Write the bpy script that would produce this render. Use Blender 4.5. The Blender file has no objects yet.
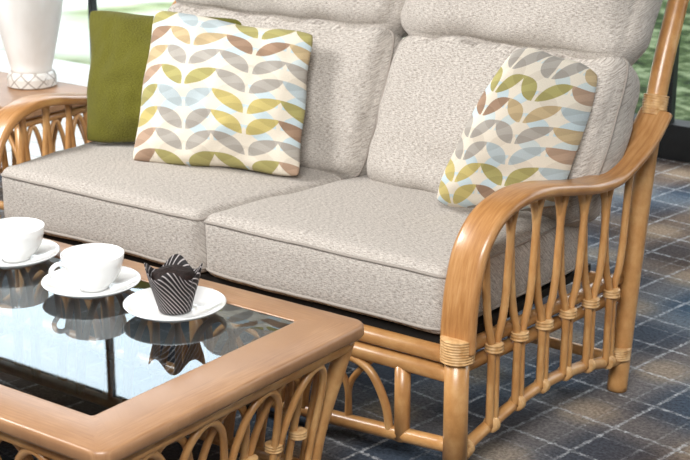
import bpy, math
from mathutils import Vector, noise
sc=bpy.context.scene
try:
    sc.view_settings.view_transform='Standard'
except Exception: pass
V=Vector
def lin(c):
    o=[]
    for x in c:
        x/=255.0
        o.append(x/12.92 if x<=.04045 else ((x+.055)/1.055)**2.4)
    return (o[0],o[1],o[2],1)
# ------------------------------------------------------------ node helper
class NT:
    def __init__(s,name):
        s.m=bpy.data.materials.new(name); s.m.use_nodes=True
        s.t=s.m.node_tree; s.t.nodes.clear()
        s.out=s.n('ShaderNodeOutputMaterial')
    def n(s,typ,**k):
        nd=s.t.nodes.new(typ)
        for a,b in k.items(): setattr(nd,a,b)
        return nd
    def l(s,a,b): s.t.links.new(a,b)
    def math(s,op,a,b=None,c=None):
        nd=s.n('ShaderNodeMath',operation=op)
        for i,x in enumerate((a,b,c)):
            if x is None: continue
            if isinstance(x,(int,float)): nd.inputs[i].default_value=x
            else: s.l(x,nd.inputs[i])
        return nd.outputs[0]
    def mix(s,f,a,b,mode='MIX'):
        nd=s.n('ShaderNodeMix',data_type='RGBA',blend_type=mode)
        for i,x in ((0,f),(6,a),(7,b)):
            if isinstance(x,(int,float,tuple)): nd.inputs[i].default_value=x
            else: s.l(x,nd.inputs[i])
        return nd.outputs[2]
    def coord(s,kind='Object',scale=(1,1,1),rot=(0,0,0)):
        tc=s.n('ShaderNodeTexCoord'); mp=s.n('ShaderNodeMapping')
        mp.inputs['Scale'].default_value=scale; mp.inputs['Rotation'].default_value=rot
        s.l(tc.outputs[kind],mp.inputs[0]); return mp.outputs[0]
    def noise(s,vec,scale,detail=2,rough=.5):
        nd=s.n('ShaderNodeTexNoise'); nd.inputs['Scale'].default_value=scale
        nd.inputs['Detail'].default_value=detail; nd.inputs['Roughness'].default_value=rough
        s.l(vec,nd.inputs['Vector']); return nd.outputs[0]
    def ramp(s,f,stops,interp='LINEAR'):
        nd=s.n('ShaderNodeValToRGB'); cr=nd.color_ramp; cr.interpolation=interp
        while len(cr.elements)<len(stops): cr.elements.new(.5)
        for e,(p,c) in zip(cr.elements,stops): e.position=p; e.color=c
        s.l(f,nd.inputs[0]); return nd.outputs[0]
    def bsdf(s,col,rough=.5,spec=.5,coat=0,bump=None,bstr=.3,bdist=.002,sheen=0,metal=0):
        b=s.n('ShaderNodeBsdfPrincipled')
        if isinstance(col,tuple): b.inputs['Base Color'].default_value=col
        else: s.l(col,b.inputs['Base Color'])
        b.inputs['Roughness'].default_value=rough
        b.inputs['Specular IOR Level'].default_value=spec
        b.inputs['Coat Weight'].default_value=coat
        b.inputs['Coat Roughness'].default_value=.18
        b.inputs['Sheen Weight'].default_value=sheen
        b.inputs['Metallic'].default_value=metal
        if bump is not None:
            bp=s.n('ShaderNodeBump'); bp.inputs['Strength'].default_value=bstr; bp.inputs['Distance'].default_value=bdist
            s.l(bump,bp.inputs['Height']); s.l(bp.outputs[0],b.inputs['Normal'])
        s.l(b.outputs[0],s.out.inputs[0]); return s.m

def fabric(name,c1,c2,su=95,sv=520,bs=.03):
    t=NT(name)
    v=t.coord('UV',(su,sv,1)); w=t.noise(v,1,3,.7)
    v2=t.coord('UV',(sv,su*1.6,1)); w2=t.noise(v2,1,2,.6)
    f=t.math('ADD',t.math('MULTIPLY',w,.72),t.math('MULTIPLY',w2,.28))
    col=t.ramp(f,[(.38,lin(c1)),(.60,lin(c2))])
    return t.bsdf(col,.95,.06,bump=f,bstr=bs,bdist=.001,sheen=.1)
M_fab=fabric('taupe_woven_fabric',(132,124,117),(206,199,191))
M_pipe=fabric('taupe_piping_fabric',(130,122,115),(174,166,158))
M_green=fabric('olive_linen',(58,58,16),(116,112,46),110,260,.12)

def wood(name,c1,c2,c3,rough=.3,coat=.4,su=3,sv=3,spec=.5):
    t=NT(name)
    v=t.coord('UV',(su,sv,1)); w=t.noise(v,4,5,.65)
    o=t.coord('Object',(1,1,1)); w2=t.noise(o,9,2,.5)
    f=t.math('ADD',t.math('MULTIPLY',w,.7),t.math('MULTIPLY',w2,.3))
    col=t.ramp(f,[(.32,lin(c1)),(.5,lin(c2)),(.68,lin(c3))])
    return t.bsdf(col,rough,spec,coat)
M_rat=wood('honey_rattan_cane',(158,106,56),(188,138,84),(210,168,114),.36,.35,3,1.5)
M_arm=wood('bent_rattan_band',(152,102,56),(176,126,76),(196,150,100),.34,.35,3,30)
M_table=wood('table_top_wood',(138,100,70),(156,116,82),(174,134,98),.4,.2,3,60)
t=NT('cane_binding'); v=t.coord('Object'); w=t.noise(v,60,2)
M_wrap=t.bsdf(t.ramp(w,[(.3,lin((180,134,82))),(.7,lin((218,180,130)))]),.4,.4)
t=NT('white_porcelain'); M_por=t.bsdf((.86,.86,.85,1),.12,.5,.4)
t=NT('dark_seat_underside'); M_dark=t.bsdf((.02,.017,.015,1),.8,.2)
# leaf pattern
def leaf_mat(name,nc=7.0,nr=8.0,off=0.0):
    t=NT(name); tc=t.n('ShaderNodeTexCoord'); sp=t.n('ShaderNodeSeparateXYZ'); t.l(tc.outputs['UV'],sp.inputs[0])
    def layer(ox,oy,wd,seed,stops):
        x=t.math('ADD',t.math('MULTIPLY',sp.outputs[0],nc),off+20+ox); y=t.math('ADD',t.math('MULTIPLY',sp.outputs[1],nr),off*.5+20.3+oy)
        col=t.math('FLOOR',x); row=t.math('FLOOR',y)
        p=t.math('SUBTRACT',t.math('FRACT',x),.5); q=t.math('SUBTRACT',t.math('FRACT',y),.5)
        par=t.math('MODULO',t.math('ADD',col,0.0),2.0)
        sg=t.math('SUBTRACT',1.0,t.math('MULTIPLY',par,2.0))
        p=t.math('MULTIPLY',p,sg)
        a=t.math('MULTIPLY',t.math('ADD',p,q),.7071); b=t.math('MULTIPLY',t.math('SUBTRACT',p,q),.7071)
        b=t.math('SUBTRACT',b,t.math('SUBTRACT',t.math('MULTIPLY',t.math('MULTIPLY',a,a),.2),.03))
        an=t.math('DIVIDE',a,.69)
        w=t.math('MULTIPLY',t.math('SUBTRACT',1.0,t.math('MULTIPLY',an,an)),wd)
        msk=t.math('LESS_THAN',t.math('ABSOLUTE',b),w)
        cmb=t.n('ShaderNodeCombineXYZ'); pair=t.math('FLOOR',t.math('MULTIPLY',t.math('ADD',col,1.0),.5))
        t.l(pair,cmb.inputs[0]); t.l(row,cmb.inputs[1])
        wn=t.n('ShaderNodeTexWhiteNoise',noise_dimensions='2D'); t.l(cmb.outputs[0],wn.inputs['Vector'])
        rr=t.math('FRACT',t.math('ADD',t.math('MULTIPLY',row,.29),t.math('ADD',t.math('MULTIPLY',wn.outputs[0],.42),seed)))
        return msk,t.ramp(rr,stops,'CONSTANT')
    m1,c1=layer(0,0,.285,0,[(0,lin((176,168,110))),(.14,lin((184,156,134))),(.30,lin((178,172,164))),(.43,lin((200,178,140))),(.6,lin((202,186,120))),(.76,lin((166,138,116))),(.88,lin((186,198,202)))])
    m2,c2=layer(1.0,.5,.25,.3,[(0,lin((200,216,222))),(.4,lin((222,212,196))),(.7,lin((206,216,216)))])
    cr=t.mix(m2,lin((232,223,207)),c2)
    cr=t.mix(m1,cr,t.mix(t.math('MULTIPLY',m2,.18),c1,lin((130,122,110)),'MULTIPLY'))
    v=t.coord('UV',(200,200,1)); w2=t.noise(v,1,2)
    cr=t.mix(.3,cr,t.ramp(w2,[(.3,(.55,.53,.5,1)),(.65,(1,1,1,1))]),'MULTIPLY')
    return t.bsdf(cr,.9,.1,bump=w2,bstr=.3,bdist=.001,sheen=.1)
M_leaf=leaf_mat('leaf_print_linen',5.6,7.6,0)
M_leaf2=leaf_mat('leaf_print_linen_alternate',4.6,7.0,3)

# ------------------------------------------------------------ geometry helpers
class Geo:
    def __init__(s): s.v=[]; s.f=[]; s.uv=[]
    def add(s,v,f,uv=None):
        o=len(s.v); s.v+= [V(x) for x in v]; s.f+=[tuple(i+o for i in q) for q in f]
        s.uv+= list(uv) if uv else [(0,0)]*len(v)
def mesh_obj(name,geo,mat,loc=(0,0,0),parent=None,smooth=True):
    me=bpy.data.meshes.new(name); L=V(loc)
    me.from_pydata([tuple(x-L) for x in geo.v],[],geo.f); me.update()
    ul=me.uv_layers.new(name='UVMap')
    for lp in me.loops: ul.data[lp.index].uv=geo.uv[lp.vertex_index]
    if smooth:
        for p in me.polygons: p.use_smooth=True
    me.materials.append(mat)
    o=bpy.data.objects.new(name,me); bpy.context.collection.objects.link(o)
    if parent: o.parent=parent
    else: o.location=L
    return o
def fixn(o):
    import bmesh
    bm=bmesh.new(); bm.from_mesh(o.data); bmesh.ops.recalc_face_normals(bm,faces=bm.faces); bm.to_mesh(o.data); bm.free(); return o
def empty(name,loc,label,cat):
    e=bpy.data.objects.new(name,None); e.empty_display_size=.05; e.location=loc; bpy.context.collection.objects.link(e)
    e['label']=label; e['category']=cat; return e
def part(root,name,geo,mat,smooth=True,under=None,label=None,fix=True):
    o=mesh_obj(name,geo,mat,root.location,under or root,smooth)
    if fix: fixn(o)
    if label: o['label']=label
    return o
def smoothpts(pts,n=6,closed=False):
    P=[V(p) for p in pts]; out=[]; m=len(P)
    rng=m if closed else m-1
    for i in range(rng):
        if closed: a,b,c,d=P[i-1],P[i],P[(i+1)%m],P[(i+2)%m]
        else: a=P[max(i-1,0)];b=P[i];c=P[i+1];d=P[min(i+2,m-1)]
        for k in range(n):
            t=k/n
            out.append(.5*((2*b)+(c-a)*t+(2*a-5*b+4*c-d)*t*t+(3*b-a-3*c+d)*t**3))
    if not closed: out.append(P[-1])
    return out
def tube(g,pts,r,seg=12,closed=False,n=6,smooth=True,cap=True):
    P=smoothpts(pts,n,closed) if (smooth and len(pts)>2) else [V(p) for p in pts]
    m=len(P); v=[];f=[];uv=[]; L=0; N=None
    for i in range(m):
        if closed: T=(P[(i+1)%m]-P[i-1]).normalized()
        else: T=(P[min(i+1,m-1)]-P[max(i-1,0)]).normalized()
        if N is None:
            N=V((0,0,1)) if abs(T.z)<.9 else V((1,0,0))
        N=(N-T*N.dot(T)).normalized(); B=T.cross(N)
        if i: L+=(P[i]-P[i-1]).length
        rr=r if isinstance(r,(int,float)) else r(i/(m-1))
        for k in range(seg):
            a=2*math.pi*k/seg
            v.append(P[i]+(N*math.cos(a)+B*math.sin(a))*rr); uv.append((L,abs(k/seg-.5)*.4))
    for i in range(m if closed else m-1):
        j=(i+1)%m
        for k in range(seg):
            k2=(k+1)%seg; f.append((i*seg+k,i*seg+k2,j*seg+k2,j*seg+k))
    if cap and not closed:
        f.append(tuple(range(seg))[::-1]); f.append(tuple((m-1)*seg+k for k in range(seg)))
    g.add(v,f,uv)
def wrap(root,p,d,r,length):
    g=Geo()
    p=V(p); d=V(d).normalized(); N=V((0,0,1)) if abs(d.z)<.9 else V((1,0,0)); N=(N-d*N.dot(d)).normalized(); B=d.cross(N)
    nr=max(3,int(length/.006)); steps=nr*4; seg=14; v=[];f=[]
    for i in range(steps+1):
        s=i/steps; rr=r+.0022*abs(math.sin(math.pi*nr*s))+.001
        if i in(0,steps): rr=r*.8
        for k in range(seg):
            a=2*math.pi*k/seg; v.append(p+d*(s-.5)*length+(N*math.cos(a)+B*math.sin(a))*rr)
    for i in range(steps):
        for k in range(seg):
            k2=(k+1)%seg; f.append((i*seg+k,i*seg+k2,(i+1)*seg+k2,(i+1)*seg+k))
    f.append(tuple(range(seg))[::-1]); f.append(tuple(steps*seg+k for k in range(seg)))
    g.add(v,f)
    part(root,'cane_binding',g,M_wrap)
def band(g,path,w,th,n=8,side=V((1,0,0))):
    P=smoothpts(path,n); m=len(P); v=[];f=[];uv=[];L=0
    sec=[]
    rx=th*.5
    for (cx,s) in ((w/2-rx,0),(-(w/2-rx),1)):
        for k in range(7):
            a=-math.pi/2+math.pi*k/6+(math.pi if s else 0)
            sec.append((cx+math.cos(a)*rx,math.sin(a)*rx))
    q=len(sec)
    for i in range(m):
        T=(P[min(i+1,m-1)]-P[max(i-1,0)]).normalized()
        S=(side-T*side.dot(T)).normalized(); Nn=S.cross(T)
        if i: L+=(P[i]-P[i-1]).length
        for (a,b) in sec:
            v.append(P[i]+S*a+Nn*b); uv.append((L,a))
    for i in range(m-1):
        for k in range(q):
            k2=(k+1)%q; f.append((i*q+k,i*q+k2,(i+1)*q+k2,(i+1)*q+k))
    f.append(tuple(range(q))[::-1]); f.append(tuple((m-1)*q+k for k in range(q)))
    g.add(v,f,uv)
def lathe(g,c,prof,seg=40,rf=None):
    c=V(c); v=[];f=[];uv=[]
    for j,(r,z) in enumerate(prof):
        for k in range(seg):
            a=2*math.pi*k/seg
            rr,zz=(r,z) if rf is None else rf(r,z,a,j)
            v.append(c+V((rr*math.cos(a),rr*math.sin(a),zz))); uv.append((k/seg,z))
    for j in range(len(prof)-1):
        for k in range(seg):
            k2=(k+1)%seg; f.append((j*seg+k,j*seg+k2,(j+1)*seg+k2,(j+1)*seg+k))
    f.append(tuple(range(seg))[::-1]); f.append(tuple((len(prof)-1)*seg+k for k in range(seg)))
    g.add(v,f,uv)
def bil(c,u,v):
    return c[0]*(1-u)*(1-v)+c[1]*u*(1-v)+c[2]*u*v+c[3]*(1-u)*v
def pad(g,corners,W,hw,r,bu=.02,bs=.008,n=26,wr=.003,seed=0.0,nw=8,bb=None):
    C=[V(x) for x in corners]; W=V(W).normalized()
    hu=((C[1]-C[0]).length+(C[2]-C[3]).length)/4; hv=((C[3]-C[0]).length+(C[2]-C[1]).length)/4
    U=((C[1]-C[0])+(C[2]-C[3])).normalized(); Vv=((C[3]-C[0])+(C[2]-C[1])).normalized()
    if bb is None: bb=bu
    def dens(k,n):
        s=-1+2*k/n
        return math.copysign(1-(1-abs(s))**1.5,s)
    def pos(a,b,c):
        q=[a*hu,b*hv,c*hw]; h=[hu,hv,hw]
        cl=[max(-(h[i]-r),min(h[i]-r,q[i])) for i in range(3)]
        d=V([q[i]-cl[i] for i in range(3)])
        if d.length>1e-9: 
            mx=max(abs(x) for x in d)
            d=d.normalized()*r if mx>=r-1e-6 else d
        p=[cl[i]+d[i] for i in range(3)]
        fw=max(0,1-a*a)*max(0,1-b*b)
        p[2]+=(bu if c>0 else -bb)*(fw**.55)*abs(c)
        p[0]+=math.copysign(bs*(1-b*b)*(1-c*c*.6)*a*a,a)
        p[1]+=math.copysign(bs*(1-a*a)*(1-c*c*.6)*b*b,b)
        w=bil(C,(p[0]/hu+1)/2,(p[1]/hv+1)/2)+W*p[2]
        if wr:
            nz=noise.noise(w*7+V((seed,seed,0)))+.5*noise.noise(w*15+V((0,seed,seed)))
            w=w+(W*(1 if c>0 else -1)*abs(c)+U*a*abs(a)*.5+Vv*b*abs(b)*.5)*nz*wr
        return w,(p[0]+.3*p[2],p[1]+p[2])
    vm={}; vs=[];uv=[];fs=[]
    def vid(key,a,b,c):
        k=(round(a,5),round(b,5),round(c,5))
        if k not in vm:
            w,t=pos(a,b,c); vm[k]=len(vs); vs.append(w); uv.append(t)
        return vm[k]
    def face(fn,n1,n2):
        for i in range(n1):
            for j in range(n2):
                q=[]
                for (x,y) in ((i,j),(i+1,j),(i+1,j+1),(i,j+1)):
                    q.append(vid(None,*fn(dens(x,n1),dens(y,n2))))
                fs.append(tuple(q))
    face(lambda x,y:(x,y,1.0),n,n); face(lambda x,y:(x,y,-1.0),n,n)
    face(lambda x,y:(x,1.0,y),n,nw); face(lambda x,y:(x,-1.0,y),n,nw)
    face(lambda x,y:(1.0,x,y),n,nw); face(lambda x,y:(-1.0,x,y),n,nw)
    g.add(vs,fs,uv)
    return pos
def piping(g,pos,r,c,rad=.004,n=14):
    pts=[]
    e=[-1+2*i/n for i in range(n)]
    for x in e: pts.append(pos(x,-1,c)[0])
    for x in e: pts.append(pos(1,x,c)[0])
    for x in e: pts.append(pos(-x,1,c)[0])
    for x in e: pts.append(pos(-1,-x,c)[0])
    tube(g,pts,rad,6,closed=True,n=3)
def pillow(name,corners,tf,tb,mat,label,n=44,seed=0.,pinch=.06,pw=.45,wr=1.0,nrm=None,crs=1.0):
    C=[V(x) for x in corners]
    if nrm is None:
        nrm=((C[1]-C[0]).cross(C[3]-C[0])).normalized()
        if nrm.dot(V((0,0,1.5))-C[0])<0: nrm=-nrm
    nrm=V(nrm).normalized()
    g=Geo()
    for side in (1,-1):
        vs=[];uv=[];fs=[]
        for i in range(n+1):
            for j in range(n+1):
                s=-1+2*i/n; q=-1+2*j/n
                a=math.copysign(1-(1-abs(s))**1.25,s); b=math.copysign(1-(1-abs(q))**1.25,q)
                # soft rounded corners and wavy, slightly sagging sides
                rc=.05*(abs(a*b))**6
                wv=.018*math.sin(5*b+seed)*(1-b*b); wu=.018*math.sin(5*a+2*seed)*(1-a*a)
                pa=a*(1-pinch*(1-b*b)*abs(a)**2-rc+wv*abs(a)); pb=b*(1-pinch*(1-a*a)*abs(b)**2-rc+wu*abs(b))
                h=((1-a*a)*(1-b*b))
                h=max(h,0)**pw
                w=bil(C,(pa+1)/2,(pb+1)/2)
                w=w+nrm*side*(tf if side>0 else tb)*h
                ww=noise.noise(w*9+V((seed,0,seed)))*.012+noise.noise(w*22+V((seed,0,seed)))*.006
                cr=crs*abs(a*b)**1.5*(1-abs(a*b))*math.sin((a-b)*9+seed)*.012
                w=w+nrm*(ww*wr+cr)*min(1,h*1.5)
                vs.append(w); uv.append(((a+1)/2,(b+1)/2))
        for i in range(n):
            for j in range(n):
                A=i*(n+1)+j; fs.append((A,A+n+1,A+n+2,A+1))
        g.add(vs,fs,uv)
    cen=(C[0]+C[1])*.5
    o=mesh_obj(name,g,mat,cen)
    import bmesh
    bm=bmesh.new(); bm.from_mesh(o.data); bmesh.ops.remove_doubles(bm,verts=bm.verts,dist=.0004); bmesh.ops.recalc_face_normals(bm,faces=bm.faces); bm.to_mesh(o.data); bm.free()
    o['label']=label; o['category']='cushion'
    return o

# ------------------------------------------------------------ SOFA
XC=-2.31
def sx(y,s): return XC+s*(.745+(y-2.53)*.10)
sofa=empty('rattan_sofa',(XC,2.85,0),'two-seat honey rattan sofa with taupe woven cushions on plaid carpet','sofa')
zc=.3915
def seat(cs,seed):
    g=Geo(); pos=pad(g,cs,(0,0,1),.0785,.026,.016,.006,32,.004,seed,bb=.002)
    o=part(sofa,'seat_cushion',g,M_fab)
    g2=Geo(); piping(g2,pos,.034,.80,.0040); piping(g2,pos,.034,-.80,.0040)
    part(sofa,'piping',g2,M_pipe,under=o)
    return o
seat([(-3.01,2.545,zc),(-2.305,2.545,zc),(-2.20,3.14,zc),(-3.03,3.14,zc)],1.)
seat([(-2.297,2.545,zc),(-1.607,2.545,zc),(-1.585,3.14,zc),(-2.19,3.14,zc)],5.)
lean=math.radians(22); up=V((0,math.sin(lean),math.cos(lean))); nb=V((0,-math.cos(lean),math.sin(lean)))
def back(x0,x1,x0t,x1t,seed):
    b0=V((x0,3.06,.445)); b1=V((x1,3.06,.445))
    t0=V((x0t,3.06,.445))+up*.41; t1=V((x1t,3.06,.445))+up*.41
    g=Geo(); pos=pad(g,[b0,b1,t1,t0],nb,.075,.05,.036,.014,36,.017,seed)
    o=part(sofa,'back_cushion',g,M_fab)
    g2=Geo(); piping(g2,pos,.05,.6,.0034)
    part(sofa,'piping',g2,M_pipe,under=o)
    h0=V((x0t-.005,3.06,.445))+up*.385-nb*.0; h1=V((x1t+.005,3.06,.445))+up*.385
    k0=h0+up*.30; k1=h1+up*.30
    g=Geo(); pad(g,[h0+nb*.015,h1+nb*.015,k1,k0],nb,.08,.07,.03,.012,32,.02,seed+3)
    part(sofa,'headrest_pad',g,M_fab,under=o)
back(-2.92,-2.175,-2.94,-2.165,2.)
back(-2.160,-1.535,-2.150,-1.505,7.)
armp=[(2.535,.30),(2.537,.36),(2.548,.44),(2.575,.52),(2.632,.577),(2.712,.600),(2.80,.600),(2.90,.583),(3.00,.566),(3.09,.566),(3.17,.594),(3.24,.635),(3.295,.69)]
archpos=[2.655,2.75,2.845,2.94,3.035,3.125]
def armz(y):
    pr=armp[3]
    for (a,b) in armp[3:]:
        if y<=a:
            if a==pr[0]: return b
            return pr[1]+(b-pr[1])*(y-pr[0])/(a-pr[0])
        pr=(a,b)
    return armp[-1][1]
def stz(y):
    u=(y-2.54)/.65
    return .055+.066*math.sin(math.pi*min(1,max(0,u))*.9)
postp=[(3.185,0),(3.205,.15),(3.235,.35),(3.27,.55),(3.315,.74),(3.38,.90),(3.47,1.08)]
def postx(s,z): return sx(3.2,s)+(.20*max(0,z-.66)/.42 if s<0 else 0)
for s in (1,-1):
    g=Geo(); band(g,[(sx(y,s),y,z) for y,z in armp],.086,.026)
    part(sofa,'armrest',g,M_arm)
    g=Geo(); tube(g,[(sx(2.535,s),2.533,0),(sx(2.535,s),2.533,.31)],.027,16,smooth=False)
    part(sofa,'leg',g,M_rat)
    wrap(sofa,(sx(2.535,s),2.534,.305),(0,0,1),.035,.055)
    g=Geo(); tube(g,[(postx(s,z),y,z) for y,z in postp],.025,14)
    part(sofa,'leg',g,M_rat)
    wrap(sofa,(postx(s,.705),3.305,.705),(0,.25,1),.028,.05)
    g=Geo()
    for z in (.285,.243):
        tube(g,[(sx(2.54,s)-s*.022,2.55,z),(sx(2.9,s)-s*.022,2.9,z),(sx(3.22,s)-s*.022,3.22,z)],.016,12)
    tube(g,[(sx(y,s),y,stz(y)) for y in (2.545,2.65,2.78,2.9,3.02,3.12,3.195)],.0145,12)
    part(sofa,'side_rail',g,M_rat)
    g=Geo()
    def X(y,o): return sx(y,s)+s*(.007+o)
    for i,y0 in enumerate(archpos):
        for sg in (-1,1):
            o=.0055*sg
            ye=y0+sg*.058
            if ye<2.615: ye=2.61
            zt=armz(ye)-.008
            zs=stz(y0)
            b=y0+sg*.0088
            H_=zt-.29; w_=abs(ye-y0)*sg
            pts=[(X(b,0),b,zs),(X(b,0),b,.17),(X(b,0),b,.275),(X(b,o),y0+w_*.38,.29+H_*.16),(X(b,o),y0+w_*.60,.29+H_*.38),(X(b,o),y0+w_*.72,.29+H_*.62),(X(b,o),y0+w_*.84,.29+H_*.84),(X(ye,o),ye,zt)]
            tube(g,pts,.0092,10,n=4)
    part(sofa,'cane_arches',g,M_rat)
    for y in archpos:
        wrap(sofa,(X(y,0),y,.275),(0,0,1),.0186,.022)
        wrap(sofa,(X(y,0),y,stz(y)+.004),(0,1,0),.016,.018)
    wrap(sofa,(sx(2.56,s),2.565,.06),(0,1,.3),.019,.03)
    wrap(sofa,(sx(3.19,s),3.185,.10),(0,0,1),.027,.03)
# front frame
g=Geo()
xl,xr=sx(2.535,-1),sx(2.535,1)
for z in (.284,.241):
    tube(g,[(xl,2.535,z),(xr,2.535,z)],.019,14,smooth=False)
tube(g,[(xl,2.535,.075),((xl*3+xr)/4,2.535,.055),((xl+xr)/2,2.535,.05),((xl+xr*3)/4,2.535,.055),(xr,2.535,.075)],.017,12)
part(sofa,'front_rail',g,M_rat)
g=Geo()
for k in range(5):
    x=xl+.14+k*(xr-xl-.28)/4
    tube(g,[(x,2.535,.055),(x,2.535,.235)],.018,12,smooth=False)
for k in range(4):
    xa=xl+.17+k*(xr-xl-.28)/4; xb=xa-.06+(xr-xl-.28)/4
    m=(xa+xb)/2; w=(xb-xa)/2
    tube(g,[(xa,2.53,.06),(xa+w*.10,2.53,.13),(xa+w*.45,2.53,.20),(m,2.53,.222),(xb-w*.45,2.53,.20),(xb-w*.10,2.53,.13),(xb,2.53,.06)],.010,10)
    tube(g,[(m,2.537,.06),(m,2.537,.14),(m-w*.25,2.537,.19),(m-w*.55,2.537,.225)],.008,10)
    tube(g,[(m,2.543,.06),(m,2.543,.14),(m+w*.25,2.543,.19),(m+w*.55,2.543,.225)],.008,10)
part(sofa,'front_arches',g,M_rat)
g=Geo()
tube(g,[(sx(3.2,-1),3.22,.265),(sx(3.2,1),3.22,.265)],.017,12,smooth=False)
tube(g,[(sx(3.2,-1),3.19,.08),(sx(3.2,1),3.19,.08)],.014,12,smooth=False)
tube(g,[(postx(-1,1.07),3.465,1.07),(XC,3.48,1.10),(sx(3.2,1),3.465,1.07)],.02,12)
for k in range(9):
    x=sx(3.2,-1)+(k+1)*(sx(3.2,1)-sx(3.2,-1))/10
    xt=x+(.12 if k==0 else .04 if k==1 else 0)
    tube(g,[(x,3.22,.27),(x,3.255,.5),((x+xt)/2,3.31,.74),(xt,3.38,.92),(xt,3.47,1.08)],.009,8)
part(sofa,'back_frame',g,M_rat)
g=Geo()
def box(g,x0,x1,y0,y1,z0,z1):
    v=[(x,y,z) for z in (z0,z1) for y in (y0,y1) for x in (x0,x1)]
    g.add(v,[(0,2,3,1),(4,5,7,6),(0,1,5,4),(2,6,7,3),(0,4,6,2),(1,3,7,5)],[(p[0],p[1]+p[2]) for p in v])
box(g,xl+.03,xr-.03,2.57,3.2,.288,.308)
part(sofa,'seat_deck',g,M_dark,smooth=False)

# ------------------------------------------------------------ throw pillows
pillow('throw_pillow',[(-2.98,2.83,.485),(-2.53,2.985,.49),(-2.60,3.13,.832),(-3.125,3.01,.825)],.095,.03,M_green,'olive green linen pillow leaning behind a leaf-print pillow',seed=3.,pinch=.06,wr=1.6,pw=.6)
pillow('throw_pillow',[(-2.75,2.77,.475),(-2.27,2.905,.48),(-2.33,3.05,.832),(-2.81,2.95,.868)],.095,.035,M_leaf,'cream leaf-print pillow leaning on the green pillow',seed=8.,wr=1.5,pw=.55)
pillow('throw_pillow',[(-1.845,2.862,.500),(-1.572,2.96,.51),(-1.535,3.08,.815),(-1.650,2.885,.895)],.105,.05,M_leaf2,'cream leaf-print pillow tucked into the sofa corner by the arm',seed=12.,pinch=-.04,wr=.9,pw=.52,nrm=(-.12,-.95,.15),crs=.5)

# ------------------------------------------------------------ COFFEE TABLE
TX0,TX1,TY0,TY1,TZ=-2.92,-1.632,1.553,2.31,.42
tab=empty('coffee_table',((TX0+TX1)/2,(TY0+TY1)/2,0),'low rattan coffee table with brown wooden rim and inset dark glass','coffee table')
def rrect(x0,x1,y0,y1,r,n=6):
    o=[]
    for (cx,cy,a0) in ((x1-r,y1-r,0),(x0+r,y1-r,90),(x0+r,y0+r,180),(x1-r,y0+r,270)):
        for k in range(n+1):
            a=math.radians(a0+90*k/n); o.append((cx+r*math.cos(a),cy+r*math.sin(a)))
    return o
outer=rrect(TX0,TX1,TY0,TY1,.035); inner=rrect(TX0+.128,TX1-.128,TY0+.105,TY1-.085,.006)
prof=[(0.0,-.009),(.008,-.004),(.03,-.001),(.06,0),(.5,.0),(.93,0),(.975,-.001),(1,-.004),(1,-.028),(.5,-.030),(.1,-.030),(.03,-.028),(0,-.022)]
v=[];f=[];uv=[]; q=len(outer)
for (s_,z) in prof:
    for k in range(q):
        a,b=outer[k],inner[k]; x=a[0]+(b[0]-a[0])*s_; y=a[1]+(b[1]-a[1])*s_
        v.append((x,y,TZ+z)); 
        uv.append((0,0))
for j in range(len(prof)):
    j2=(j+1)%len(prof)
    for k in range(q):
        k2=(k+1)%q; f.append((j*q+k,j*q+k2,j2*q+k2,j2*q+k))
for i,p in enumerate(v):
    dxr=min(TX1-p[0],p[0]-TX0)/.128; dyr=min(TY1-p[1],p[1]-TY0)/.1
    uv[i]=(p[1],p[0]) if dxr<dyr else (p[0],p[1]+5)
g=Geo(); g.add(v,f,uv); part(tab,'table_rim',g,M_table)
t=NT('inset_table_glass')
gl=t.n('ShaderNodeBsdfGlossy'); gl.inputs['Roughness'].default_value=.01; gl.inputs['Color'].default_value=(.84,.94,1,1)
tr=t.n('ShaderNodeBsdfTransparent'); tr.inputs['Color'].default_value=(.52,.58,.60,1)
fr=t.n('ShaderNodeFresnel'); fr.inputs['IOR'].default_value=2.1
mx=t.n('ShaderNodeMixShader'); t.l(fr.outputs[0],mx.inputs[0]); t.l(tr.outputs[0],mx.inputs[1]); t.l(gl.outputs[0],mx.inputs[2]); t.l(mx.outputs[0],t.out.inputs[0])
M_tglass=t.m
g=Geo(); zt=TZ-.003
x0,x1,y0,y1=TX0+.126,TX1-.126,TY0+.103,TY1-.083
g.add([(x0,y0,zt),(x1,y0,zt),(x1,y1,zt),(x0,y1,zt)],[(0,1,2,3)])
o=part(tab,'glass_inset',g,M_tglass,smooth=False,fix=False)
def insz(z): 
    u=max(0,(.375-z)/.375)
    return .035+.055*math.sin(min(1,u*1.1)*math.pi/2)
def cor(z):
    i=insz(z); return [(TX0+i,TY0+i),(TX1-i,TY0+i),(TX1-i,TY1-i),(TX0+i,TY1-i)]
g=Geo()
for zz,rr in ((.374,.016),(.10,.014)):
    c=cor(zz)
    for i in range(4):
        a,b=c[i],c[(i+1)%4]
        tube(g,[(a[0],a[1],zz),(b[0],b[1],zz)],rr,12,smooth=False)
part(tab,'apron_rail',g,M_rat)
for i in range(4):
    g=Geo(); tube(g,[(*cor(z)[i],z) for z in (0,.08,.16,.24,.31,.385)],.018,16)
    part(tab,'leg',g,M_rat)
g=Geo()
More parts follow.
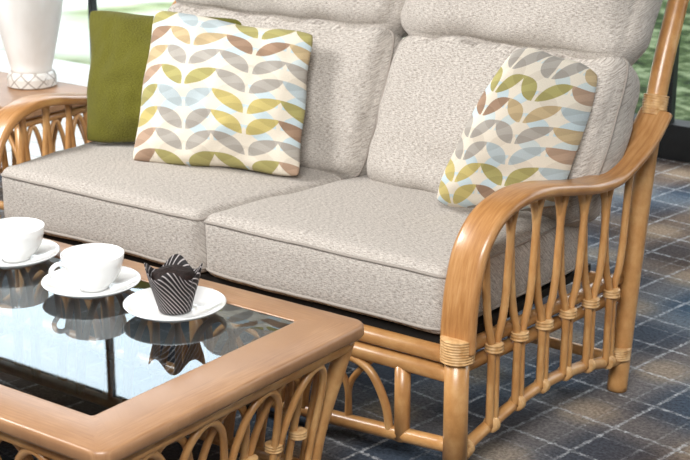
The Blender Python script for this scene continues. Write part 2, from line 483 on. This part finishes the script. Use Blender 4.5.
for i in range(4):
    def PP(u,z,o):
        c=cor(z); a=V((*c[i],z)); b=V((*c[(i+1)%4],z)); d=(b-a); nn=V((-d.y,d.x,0)).normalized()
        return tuple(a+d*u+nn*o)
    c=cor(.2); L=(V(c[(i+1)%4])-V(c[i])).length
    n=max(4,int(round(L/.078))); st=1/n
    for k in range(0,n-1):
        A=k*st+ (.03/L if k==0 else .006/L); B=(k+2)*st-(.03/L if k==n-2 else .006/L); w=B-A; o_=(.007 if k%2 else -.007)
        P=lambda s_,z: PP(s_,z,o_)
        tube(g,[P(A,.10),P(A,.18),P(A+w*.06,.26),P(A+w*.22,.33),P(A+w*.5,.36),P(B-w*.22,.33),P(B-w*.06,.26),P(B,.18),P(B,.10)],.0078,10,n=4)
    for k in range(1,n):
        wrap(tab,PP(k*st,.21,0),(0,0,1),.0158,.018)
part(tab,'cane_arches',g,M_rat)

# ------------------------------------------------------------ crockery
TG=TZ-.003+.0004
def saucer(x,y,lab):
    r=.104; g=Geo()
    prof=[(.045,0),(.052,.0),(.055,.004),(.075,.009),(.095,.018),(r,.024),(r+.0015,.0265),(r-.001,.0275),(.095,.0225),(.075,.0135),(.055,.0085),(.042,.0075),(.038,.0085),(.036,.0075),(.01,.0072)]
    lathe(g,(x,y,TG),prof,56)
    o=mesh_obj('saucer',g,M_por,(x,y,TG)); fixn(o); o['label']=lab; o['category']='saucer'; o['group']='white saucers on the coffee table'; return o
c1=(-2.505,2.145); c2=(-2.222,2.112)
s1=saucer(*c1,'white porcelain saucer under a cup near the far table edge')
s2=saucer(*c2,'white porcelain saucer under a cup on glass table')
s3=saucer(-1.985,2.115,'white porcelain saucer holding a chocolate muffin')
def cup(x,y,ang,lab):
    z0=TG+.0087; e=empty('cup',(x,y,z0),lab,'cup'); e['group']='white cups on the coffee table'
    g=Geo()
    prof=[(.026,0),(.031,0),(.032,.004),(.036,.008),(.049,.02),(.059,.038),(.065,.058),(.0675,.076),(.0668,.0775),(.0655,.077),(.063,.058),(.057,.038),(.047,.021),(.03,.011),(.01,.009)]
    lathe(g,(x,y,z0),prof,56); part(e,'cup_body',g,M_por)
    g=Geo(); dx,dy=math.cos(ang),math.sin(ang)
    hp=[(.058,.060),(.078,.066),(.092,.058),(.094,.044),(.082,.030),(.064,.022),(.050,.020)]
    tube(g,[(x+dx*r,y+dy*r,z0+z) for r,z in hp],.0052,10)
    part(e,'handle',g,M_por); return e
ang=math.atan2(-.592*1.0-.45*.806,-.806*1.0+.45*.592)
cup(c1[0]+.006,c1[1]+.004,ang-.4,'white porcelain cup on saucer at the far table edge')
cup(c2[0]+.004,c2[1]+.003,ang+.15,'white porcelain cup with handle, standing on saucer')
mx_,my_=-1.985,2.115; mz=TG+.0090
muf=empty('muffin',(mx_,my_,mz),'chocolate muffin in dark striped tulip paper wrapper','muffin')
t=NT('striped_baking_paper'); tc=t.n('ShaderNodeTexCoord'); sp=t.n('ShaderNodeSeparateXYZ'); t.l(tc.outputs['UV'],sp.inputs[0])
fr_=t.math('FRACT',t.math('ADD',t.math('MULTIPLY',sp.outputs[0],30),t.math('MULTIPLY',sp.outputs[1],95))); msk=t.math('LESS_THAN',fr_,.24)
M_paper=t.bsdf(t.mix(msk,lin((24,18,19)),lin((166,158,158))),.6,.3)
t=NT('chocolate_crumb'); w=t.noise(t.coord('Object'),90,4,.7)
M_choc=t.bsdf(t.ramp(w,[(.3,lin((14,8,7))),(.7,lin((44,27,22)))]),.75,.3,bump=w,bstr=1,bdist=.004)
def rf(r,z,a,j):
    tt=z/.085
    cr=abs(math.cos(2*(a-.62)))**2.4
    zz=z*.95+ (tt**3)*(.024*cr-.004)
    sq=1+.04*math.cos(4*(a-.62))*tt
    return r*sq*(1.02+.06*cr*tt**2),zz
g=Geo(); lathe(g,(mx_,my_,mz),[(.031,0),(.034,.006),(.037,.02),(.042,.04),(.047,.058),(.0505,.072),(.053,.085),(.0515,.0848),(.048,.070),(.041,.05)],136,rf)
part(muf,'paper_wrapper',g,M_paper)
g=Geo()
def rf2(r,z,a,j):
    k=noise.noise(V((math.cos(a)*r*60,math.sin(a)*r*60,z*60)))
    return r*(1+.08*k),z-.006+.006*k
lathe(g,(mx_,my_,mz),[(.030,.05),(.041,.062),(.045,.072),(.043,.083),(.035,.091),(.018,.096),(.004,.098)],48,rf2)
part(muf,'muffin_top',g,M_choc)

# ------------------------------------------------------------ side table + vase
SY0,SY1=3.10,3.50; SYC=(SY0+SY1)/2
st=empty('side_table',(-3.88,SYC,0),'small rattan side table beside the sofa arm','side table')
g=Geo(); o_=rrect(-4.22,-3.55,SY0,SY1,.04); v=[];f=[];q=len(o_)
pr=[(.012,.412),(0,.42),(0,.437),(.008,.447),(.02,.45)]
for (i_,z) in pr:
    for (x,y) in o_:
        d=V((x+3.88,y-SYC)); d.length=d.length-i_; v.append((d.x-3.88,d.y+SYC,z))
for j in range(len(pr)-1):
    for k in range(q): f.append((j*q+k,j*q+(k+1)%q,(j+1)*q+(k+1)%q,(j+1)*q+k))
f.append(tuple(range(q))[::-1]); f.append(tuple((len(pr)-1)*q+k for k in range(q)))
g.add(v,f,[(p[0],p[1]) for p in v]); part(st,'table_top',g,M_table,smooth=False)
q0,q1=SY0+.05,SY1-.05
for (x,y) in ((-4.17,q0),(-3.6,q0),(-3.6,q1),(-4.17,q1)):
    g=Geo(); tube(g,[(x,y,0),(x,y,.415)],.02,12,smooth=False); part(st,'leg',g,M_rat)
g=Geo()
for (a,b) in (((-4.17,q0),(-3.6,q0)),((-3.6,q0),(-3.6,q1)),((-3.6,q1),(-4.17,q1)),((-4.17,q1),(-4.17,q0))):
    for z in (.39,.1): tube(g,[(a[0],a[1],z),(b[0],b[1],z)],.014,10,smooth=False)
    A=V((*a,0));B=V((*b,0))
    for k in range(3):
        p=A.lerp(B,k/3+.02);q_=A.lerp(B,(k+1)/3-.02);m=(p+q_)/2
        tube(g,[(p.x,p.y,.1),(p.x,p.y,.25),(m.x,m.y,.375),(q_.x,q_.y,.25),(q_.x,q_.y,.1)],.008,8)
part(st,'cane_arches',g,M_rat)
vx,vy=-3.805,3.395
vase=empty('vase',(vx,vy,.45),'tall white vase with faceted foot on the side table','vase')
t=NT('matte_white_ceramic'); w=t.noise(t.coord('Object',(1,1,.4)),14,3)
M_vase=t.bsdf(t.ramp(w,[(.35,lin((234,231,226))),(.65,lin((244,243,240)))]),.35,.5)
t=NT('diamond_relief_ceramic'); tc=t.n('ShaderNodeTexCoord'); sp=t.n('ShaderNodeSeparateXYZ'); t.l(tc.outputs['UV'],sp.inputs[0])
a_=t.math('MULTIPLY',sp.outputs[0],10); b_=t.math('MULTIPLY',sp.outputs[1],21)
k1=t.math('LESS_THAN',t.math('FRACT',t.math('ADD',a_,b_)),.13); k2=t.math('LESS_THAN',t.math('FRACT',t.math('SUBTRACT',t.math('ADD',a_,9),b_)),.13)
M_vb=t.bsdf(t.mix(t.math('MAXIMUM',k1,k2),lin((222,218,212)),lin((168,160,152))),.25,.5)
g=Geo(); lathe(g,(vx,vy,.45),[(.070,.05),(.068,.06),(.076,.09),(.090,.15),(.106,.22),(.120,.29),(.127,.36),(.128,.42),(.112,.47),(.08,.50),(.055,.52),(.058,.56),(.053,.56),(.048,.52),(.06,.49)],48)
part(vase,'vase_body',g,M_vase)
g=Geo(); lathe(g,(vx,vy,.45),[(.076,0),(.083,.004),(.083,.03),(.077,.045),(.070,.052)],48)
part(vase,'vase_foot',g,M_vb,smooth=False)

# ------------------------------------------------------------ ROOM
def struct(name,g,mat):
    o=mesh_obj(name,g,mat,(0,0,0),None,False); fixn(o); o['kind']='structure'; return o
t=NT('plaid_carpet')
vec=t.coord('Object',(1,1,1),(0,0,math.radians(8)))
nzs=t.noise(t.coord('Object'),110,3,.7); nz2=t.noise(t.coord('Object'),1.4,1)
sp=t.n('ShaderNodeSeparateXYZ'); t.l(vec,sp.inputs[0])
jit=t.math('MULTIPLY',t.math('SUBTRACT',t.noise(t.coord('Object'),120,1,.6),.5),.016)
def bands(o,per,ph,wd,soft):
    fx=t.math('FRACT',t.math('ADD',t.math('DIVIDE',t.math('ADD',o,jit),per),ph))
    d=t.math('ABSOLUTE',t.math('SUBTRACT',fx,.5))
    mr=t.n('ShaderNodeMapRange',interpolation_type='SMOOTHSTEP'); t.l(d,mr.inputs[0])
    mr.inputs[1].default_value=wd-soft; mr.inputs[2].default_value=wd+soft; mr.inputs[3].default_value=1; mr.inputs[4].default_value=0
    return mr.outputs[0]
x,y=sp.outputs[0],sp.outputs[1]
bx=bands(x,.34,20.1,.18,.13); by=bands(y,.34,20.3,.18,.13)
tot=t.math('MULTIPLY',t.math('ADD',bx,by),.5)
base=t.ramp(tot,[(0,lin((64,82,100))),(.5,lin((96,108,120))),(1,lin((138,132,124)))])
brown=t.ramp(tot,[(0,lin((78,66,60))),(.5,lin((112,96,84))),(1,lin((150,130,110)))])
col=t.mix(t.ramp(nz2,[(.38,(0,0,0,1)),(.60,(1,1,1,1))]),base,brown)
lx=bands(x,.17,20.1,.024,.020); ly=bands(y,.17,20.3,.024,.020)
lx2=bands(x,.17,20.45,.016,.018); ly2=bands(y,.17,20.65,.016,.018)
ln=t.math('MINIMUM',t.math('ADD',t.math('ADD',lx,ly),t.math('MULTIPLY',t.math('ADD',lx2,ly2),.35)),1.0)
dash=t.ramp(t.noise(t.coord('Object'),42,1,.5),[(.36,(.3,.3,.3,1)),(.56,(1,1,1,1))])
ln=t.math('MULTIPLY',t.math('MULTIPLY',ln,dash),t.math('MULTIPLY',nzs,1.0))
col=t.mix(ln,col,lin((204,206,208)))
col=t.mix(.75,col,t.ramp(nzs,[(.3,(.28,.28,.28,1)),(.7,(1.38,1.38,1.38,1))]),'MULTIPLY')
M_carpet=t.bsdf(col,.95,.1,bump=nzs,bstr=.6,bdist=.004)
g=Geo(); box(g,-9,3,-2,5.36,-.05,0); struct('floor',g,M_carpet)
t=NT('pale_stone_tile'); br=t.n('ShaderNodeTexBrick'); br.inputs['Scale'].default_value=1.6; br.inputs['Color1'].default_value=lin((222,222,218)); br.inputs['Color2'].default_value=lin((214,214,210)); br.inputs['Mortar'].default_value=lin((176,176,172)); br.inputs['Mortar Size'].default_value=.008; t.l(t.coord('Object'),br.inputs['Vector'])
M_tile=t.bsdf(br.outputs[0],.4,.4)
g=Geo(); box(g,-9,-4.35,3.75,5.36,0,.004); struct('floor_threshold',g,M_tile)
t=NT('plain_painted_plaster'); M_wall=t.bsdf(t.ramp(t.noise(t.coord('Object'),8),[(.3,lin((222,218,210))),(.7,lin((232,228,220)))]),.8,.2)
t=NT('dark_ceiling_panel'); M_ceil=t.bsdf(t.ramp(t.noise(t.coord('Object'),5),[(.3,lin((96,86,76))),(.7,lin((110,98,88)))]),.9,.1)
t=NT('dark_window_frame'); M_frame=t.bsdf(t.ramp(t.noise(t.coord('Object'),20),[(.3,lin((22,24,26))),(.7,lin((32,34,36)))]),.4,.4)
HC=2.86; HW=2.74
g=Geo(); box(g,-9,3,-2,5.5,HC,HC+.08); struct('ceiling',g,M_ceil)
g=Geo(); box(g,-9.1,-9,-2,5.5,0,HC); struct('wall_left',g,M_wall)
g=Geo(); box(g,3,3.1,-2,5.5,0,HC); struct('wall_right',g,M_wall)
g=Geo(); box(g,-9,3,-2.1,-2,0,HC); struct('wall_front',g,M_wall)
g=Geo(); box(g,-9,3,5.36,5.5,HW,HC); struct('wall_back',g,M_ceil)
g=Geo(); box(g,-4.4,3,5.36,5.46,-.05,.14); struct('baseboard_back',g,M_frame)
t=NT('window_pane'); gl=t.n('ShaderNodeBsdfGlossy'); gl.inputs['Roughness'].default_value=.01; tr=t.n('ShaderNodeBsdfTransparent'); tr.inputs[0].default_value=(.95,.97,.96,1)
mx=t.n('ShaderNodeMixShader'); mx.inputs[0].default_value=.05; t.l(tr.outputs[0],mx.inputs[1]); t.l(gl.outputs[0],mx.inputs[2]); t.l(mx.outputs[0],t.out.inputs[0]); M_pane=t.m
mull=[-9,-7.2,-5.56,-4.4,-2.40,-.5,1.4,3]
for i in range(len(mull)-1):
    zb=.14 if i>=3 else -.02
    g=Geo(); a,b=mull[i],mull[i+1]; wd=.035 if i>=3 else .018
    box(g,a,a+wd,5.37,5.41,zb,HW); 
    box(g,b-.008,b,5.37,5.41,zb,HW); box(g,a,b,5.37,5.41,HW-.03,HW)
    o=struct('window_%d'%(i+1),g,M_frame)
    g=Geo(); g.add([(a,5.39,zb),(b,5.39,zb),(b,5.39,HW),(a,5.39,HW)],[(0,1,2,3)])
    p=mesh_obj('window_pane',g,M_pane,(0,0,0),o,False)
t=NT('paving_and_lawn'); nz=t.noise(t.coord('Object'),.7,2,.5); nf=t.noise(t.coord('Object'),5,2,.5)
sp=t.n('ShaderNodeSeparateXYZ'); t.l(t.coord('Object'),sp.inputs[0])
gr=t.ramp(nf,[(.3,lin((112,124,86))),(.7,lin((148,158,116)))])
col=t.mix(t.ramp(nz,[(.40,(0,0,0,1)),(.60,(1,1,1,1))]),lin((228,230,228)),gr)
bed=t.ramp(t.noise(t.coord('Object'),7,4,.7),[(.35,lin((22,32,16))),(.5,lin((52,66,36))),(.64,lin((108,118,90)))])
mr=t.n('ShaderNodeMapRange'); t.l(t.math('ADD',sp.outputs[0],t.math('MULTIPLY',nz,.6)),mr.inputs[0]); mr.inputs[1].default_value=-4.6; mr.inputs[2].default_value=-4.0
col=t.mix(mr.outputs[0],col,bed)
M_out=t.bsdf(col,.9,.1)
g=Geo(); box(g,-30,15,5.5,40,-.12,-.05); o=struct('floor_terrace',g,M_out)
t=NT('reflection_hedge_foliage'); nf=t.noise(t.coord('Object'),6,4,.7)
M_refl_hedge=t.bsdf(t.ramp(nf,[(.3,lin((14,22,12))),(.7,lin((44,56,36)))]),.9,.1,bump=nf,bstr=1,bdist=.2)
g=Geo(); v=[];f=[]; NX,NZ=90,12  # unseen foliage bank, added to darken the lower reflection in the table glass
for side in (0,1):
    for i in range(NX+1):
        for j in range(NZ+1):
            x=-27+i*.42; zt_=3.5+.3*noise.noise(V((x*.6,0,3)))+.15*noise.noise(V((x*2.3,0,7)))
            z=-.05+zt_*j/NZ; bul=(1-(j/NZ)**4)*.55
            y=11.2+(bul if side else -bul)+.25*noise.noise(V((x*1.3,side*5,z*1.3)))
            v.append((x,y,z))
K=(NX+1)*(NZ+1)
for side in (0,1):
    for i in range(NX):
        for j in range(NZ):
            A=side*K+i*(NZ+1)+j; f.append((A,A+NZ+1,A+NZ+2,A+1))
for i in range(NX):
    A=i*(NZ+1)+NZ; f.append((A,A+NZ+1,K+A+NZ+1,K+A))
g.add(v,f); o=mesh_obj('reflection_hedge',g,M_refl_hedge,(-8,11.2,-.05)); fixn(o); o['kind']='stuff'; o['label']='added bank of dark foliage, out of view, darkening the table glass reflection'; o['category']='reflection_hedge'

# ------------------------------------------------------------ lights
w=bpy.data.worlds.new('World'); sc.world=w; w.use_nodes=True
bg=w.node_tree.nodes['Background']; bg.inputs[0].default_value=(.88,.94,1,1); bg.inputs[1].default_value=5.0
def area(name,loc,target,size,size2,power,col=(1,1,1)):
    l=bpy.data.lights.new(name,'AREA'); l.shape='RECTANGLE'; l.size=size; l.size_y=size2; l.energy=power; l.color=col
    o=bpy.data.objects.new(name,l); o.location=loc; d=V(target)-V(loc); o.rotation_euler=d.to_track_quat('-Z','Y').to_euler(); bpy.context.collection.objects.link(o)
    return o
area('fill_light',(-.8,.4,2.75),(-2.1,2.7,.4),1.6,1.6,225,(1,.995,.98))  # added soft fill from the camera side, brightens the sofa front; no fixture
area('fill_light',(-4.2,1.4,2.75),(-2.4,2.8,.4),1.2,1.2,190,(1,.995,.98))  # second added fill lamp, unseen, from the left
# ------------------------------------------------------------ camera
cd=bpy.data.cameras.new('camera'); cd.sensor_width=36; cd.lens=1500/690*36; cd.clip_start=.05
cd.dof.use_dof=True; cd.dof.focus_distance=3.15; cd.dof.aperture_fstop=9
co=bpy.data.objects.new('camera',cd); co.location=(0,0,1.5); co.rotation_euler=(math.radians(90-17.4),0,math.radians(36.3))
bpy.context.collection.objects.link(co); sc.camera=co
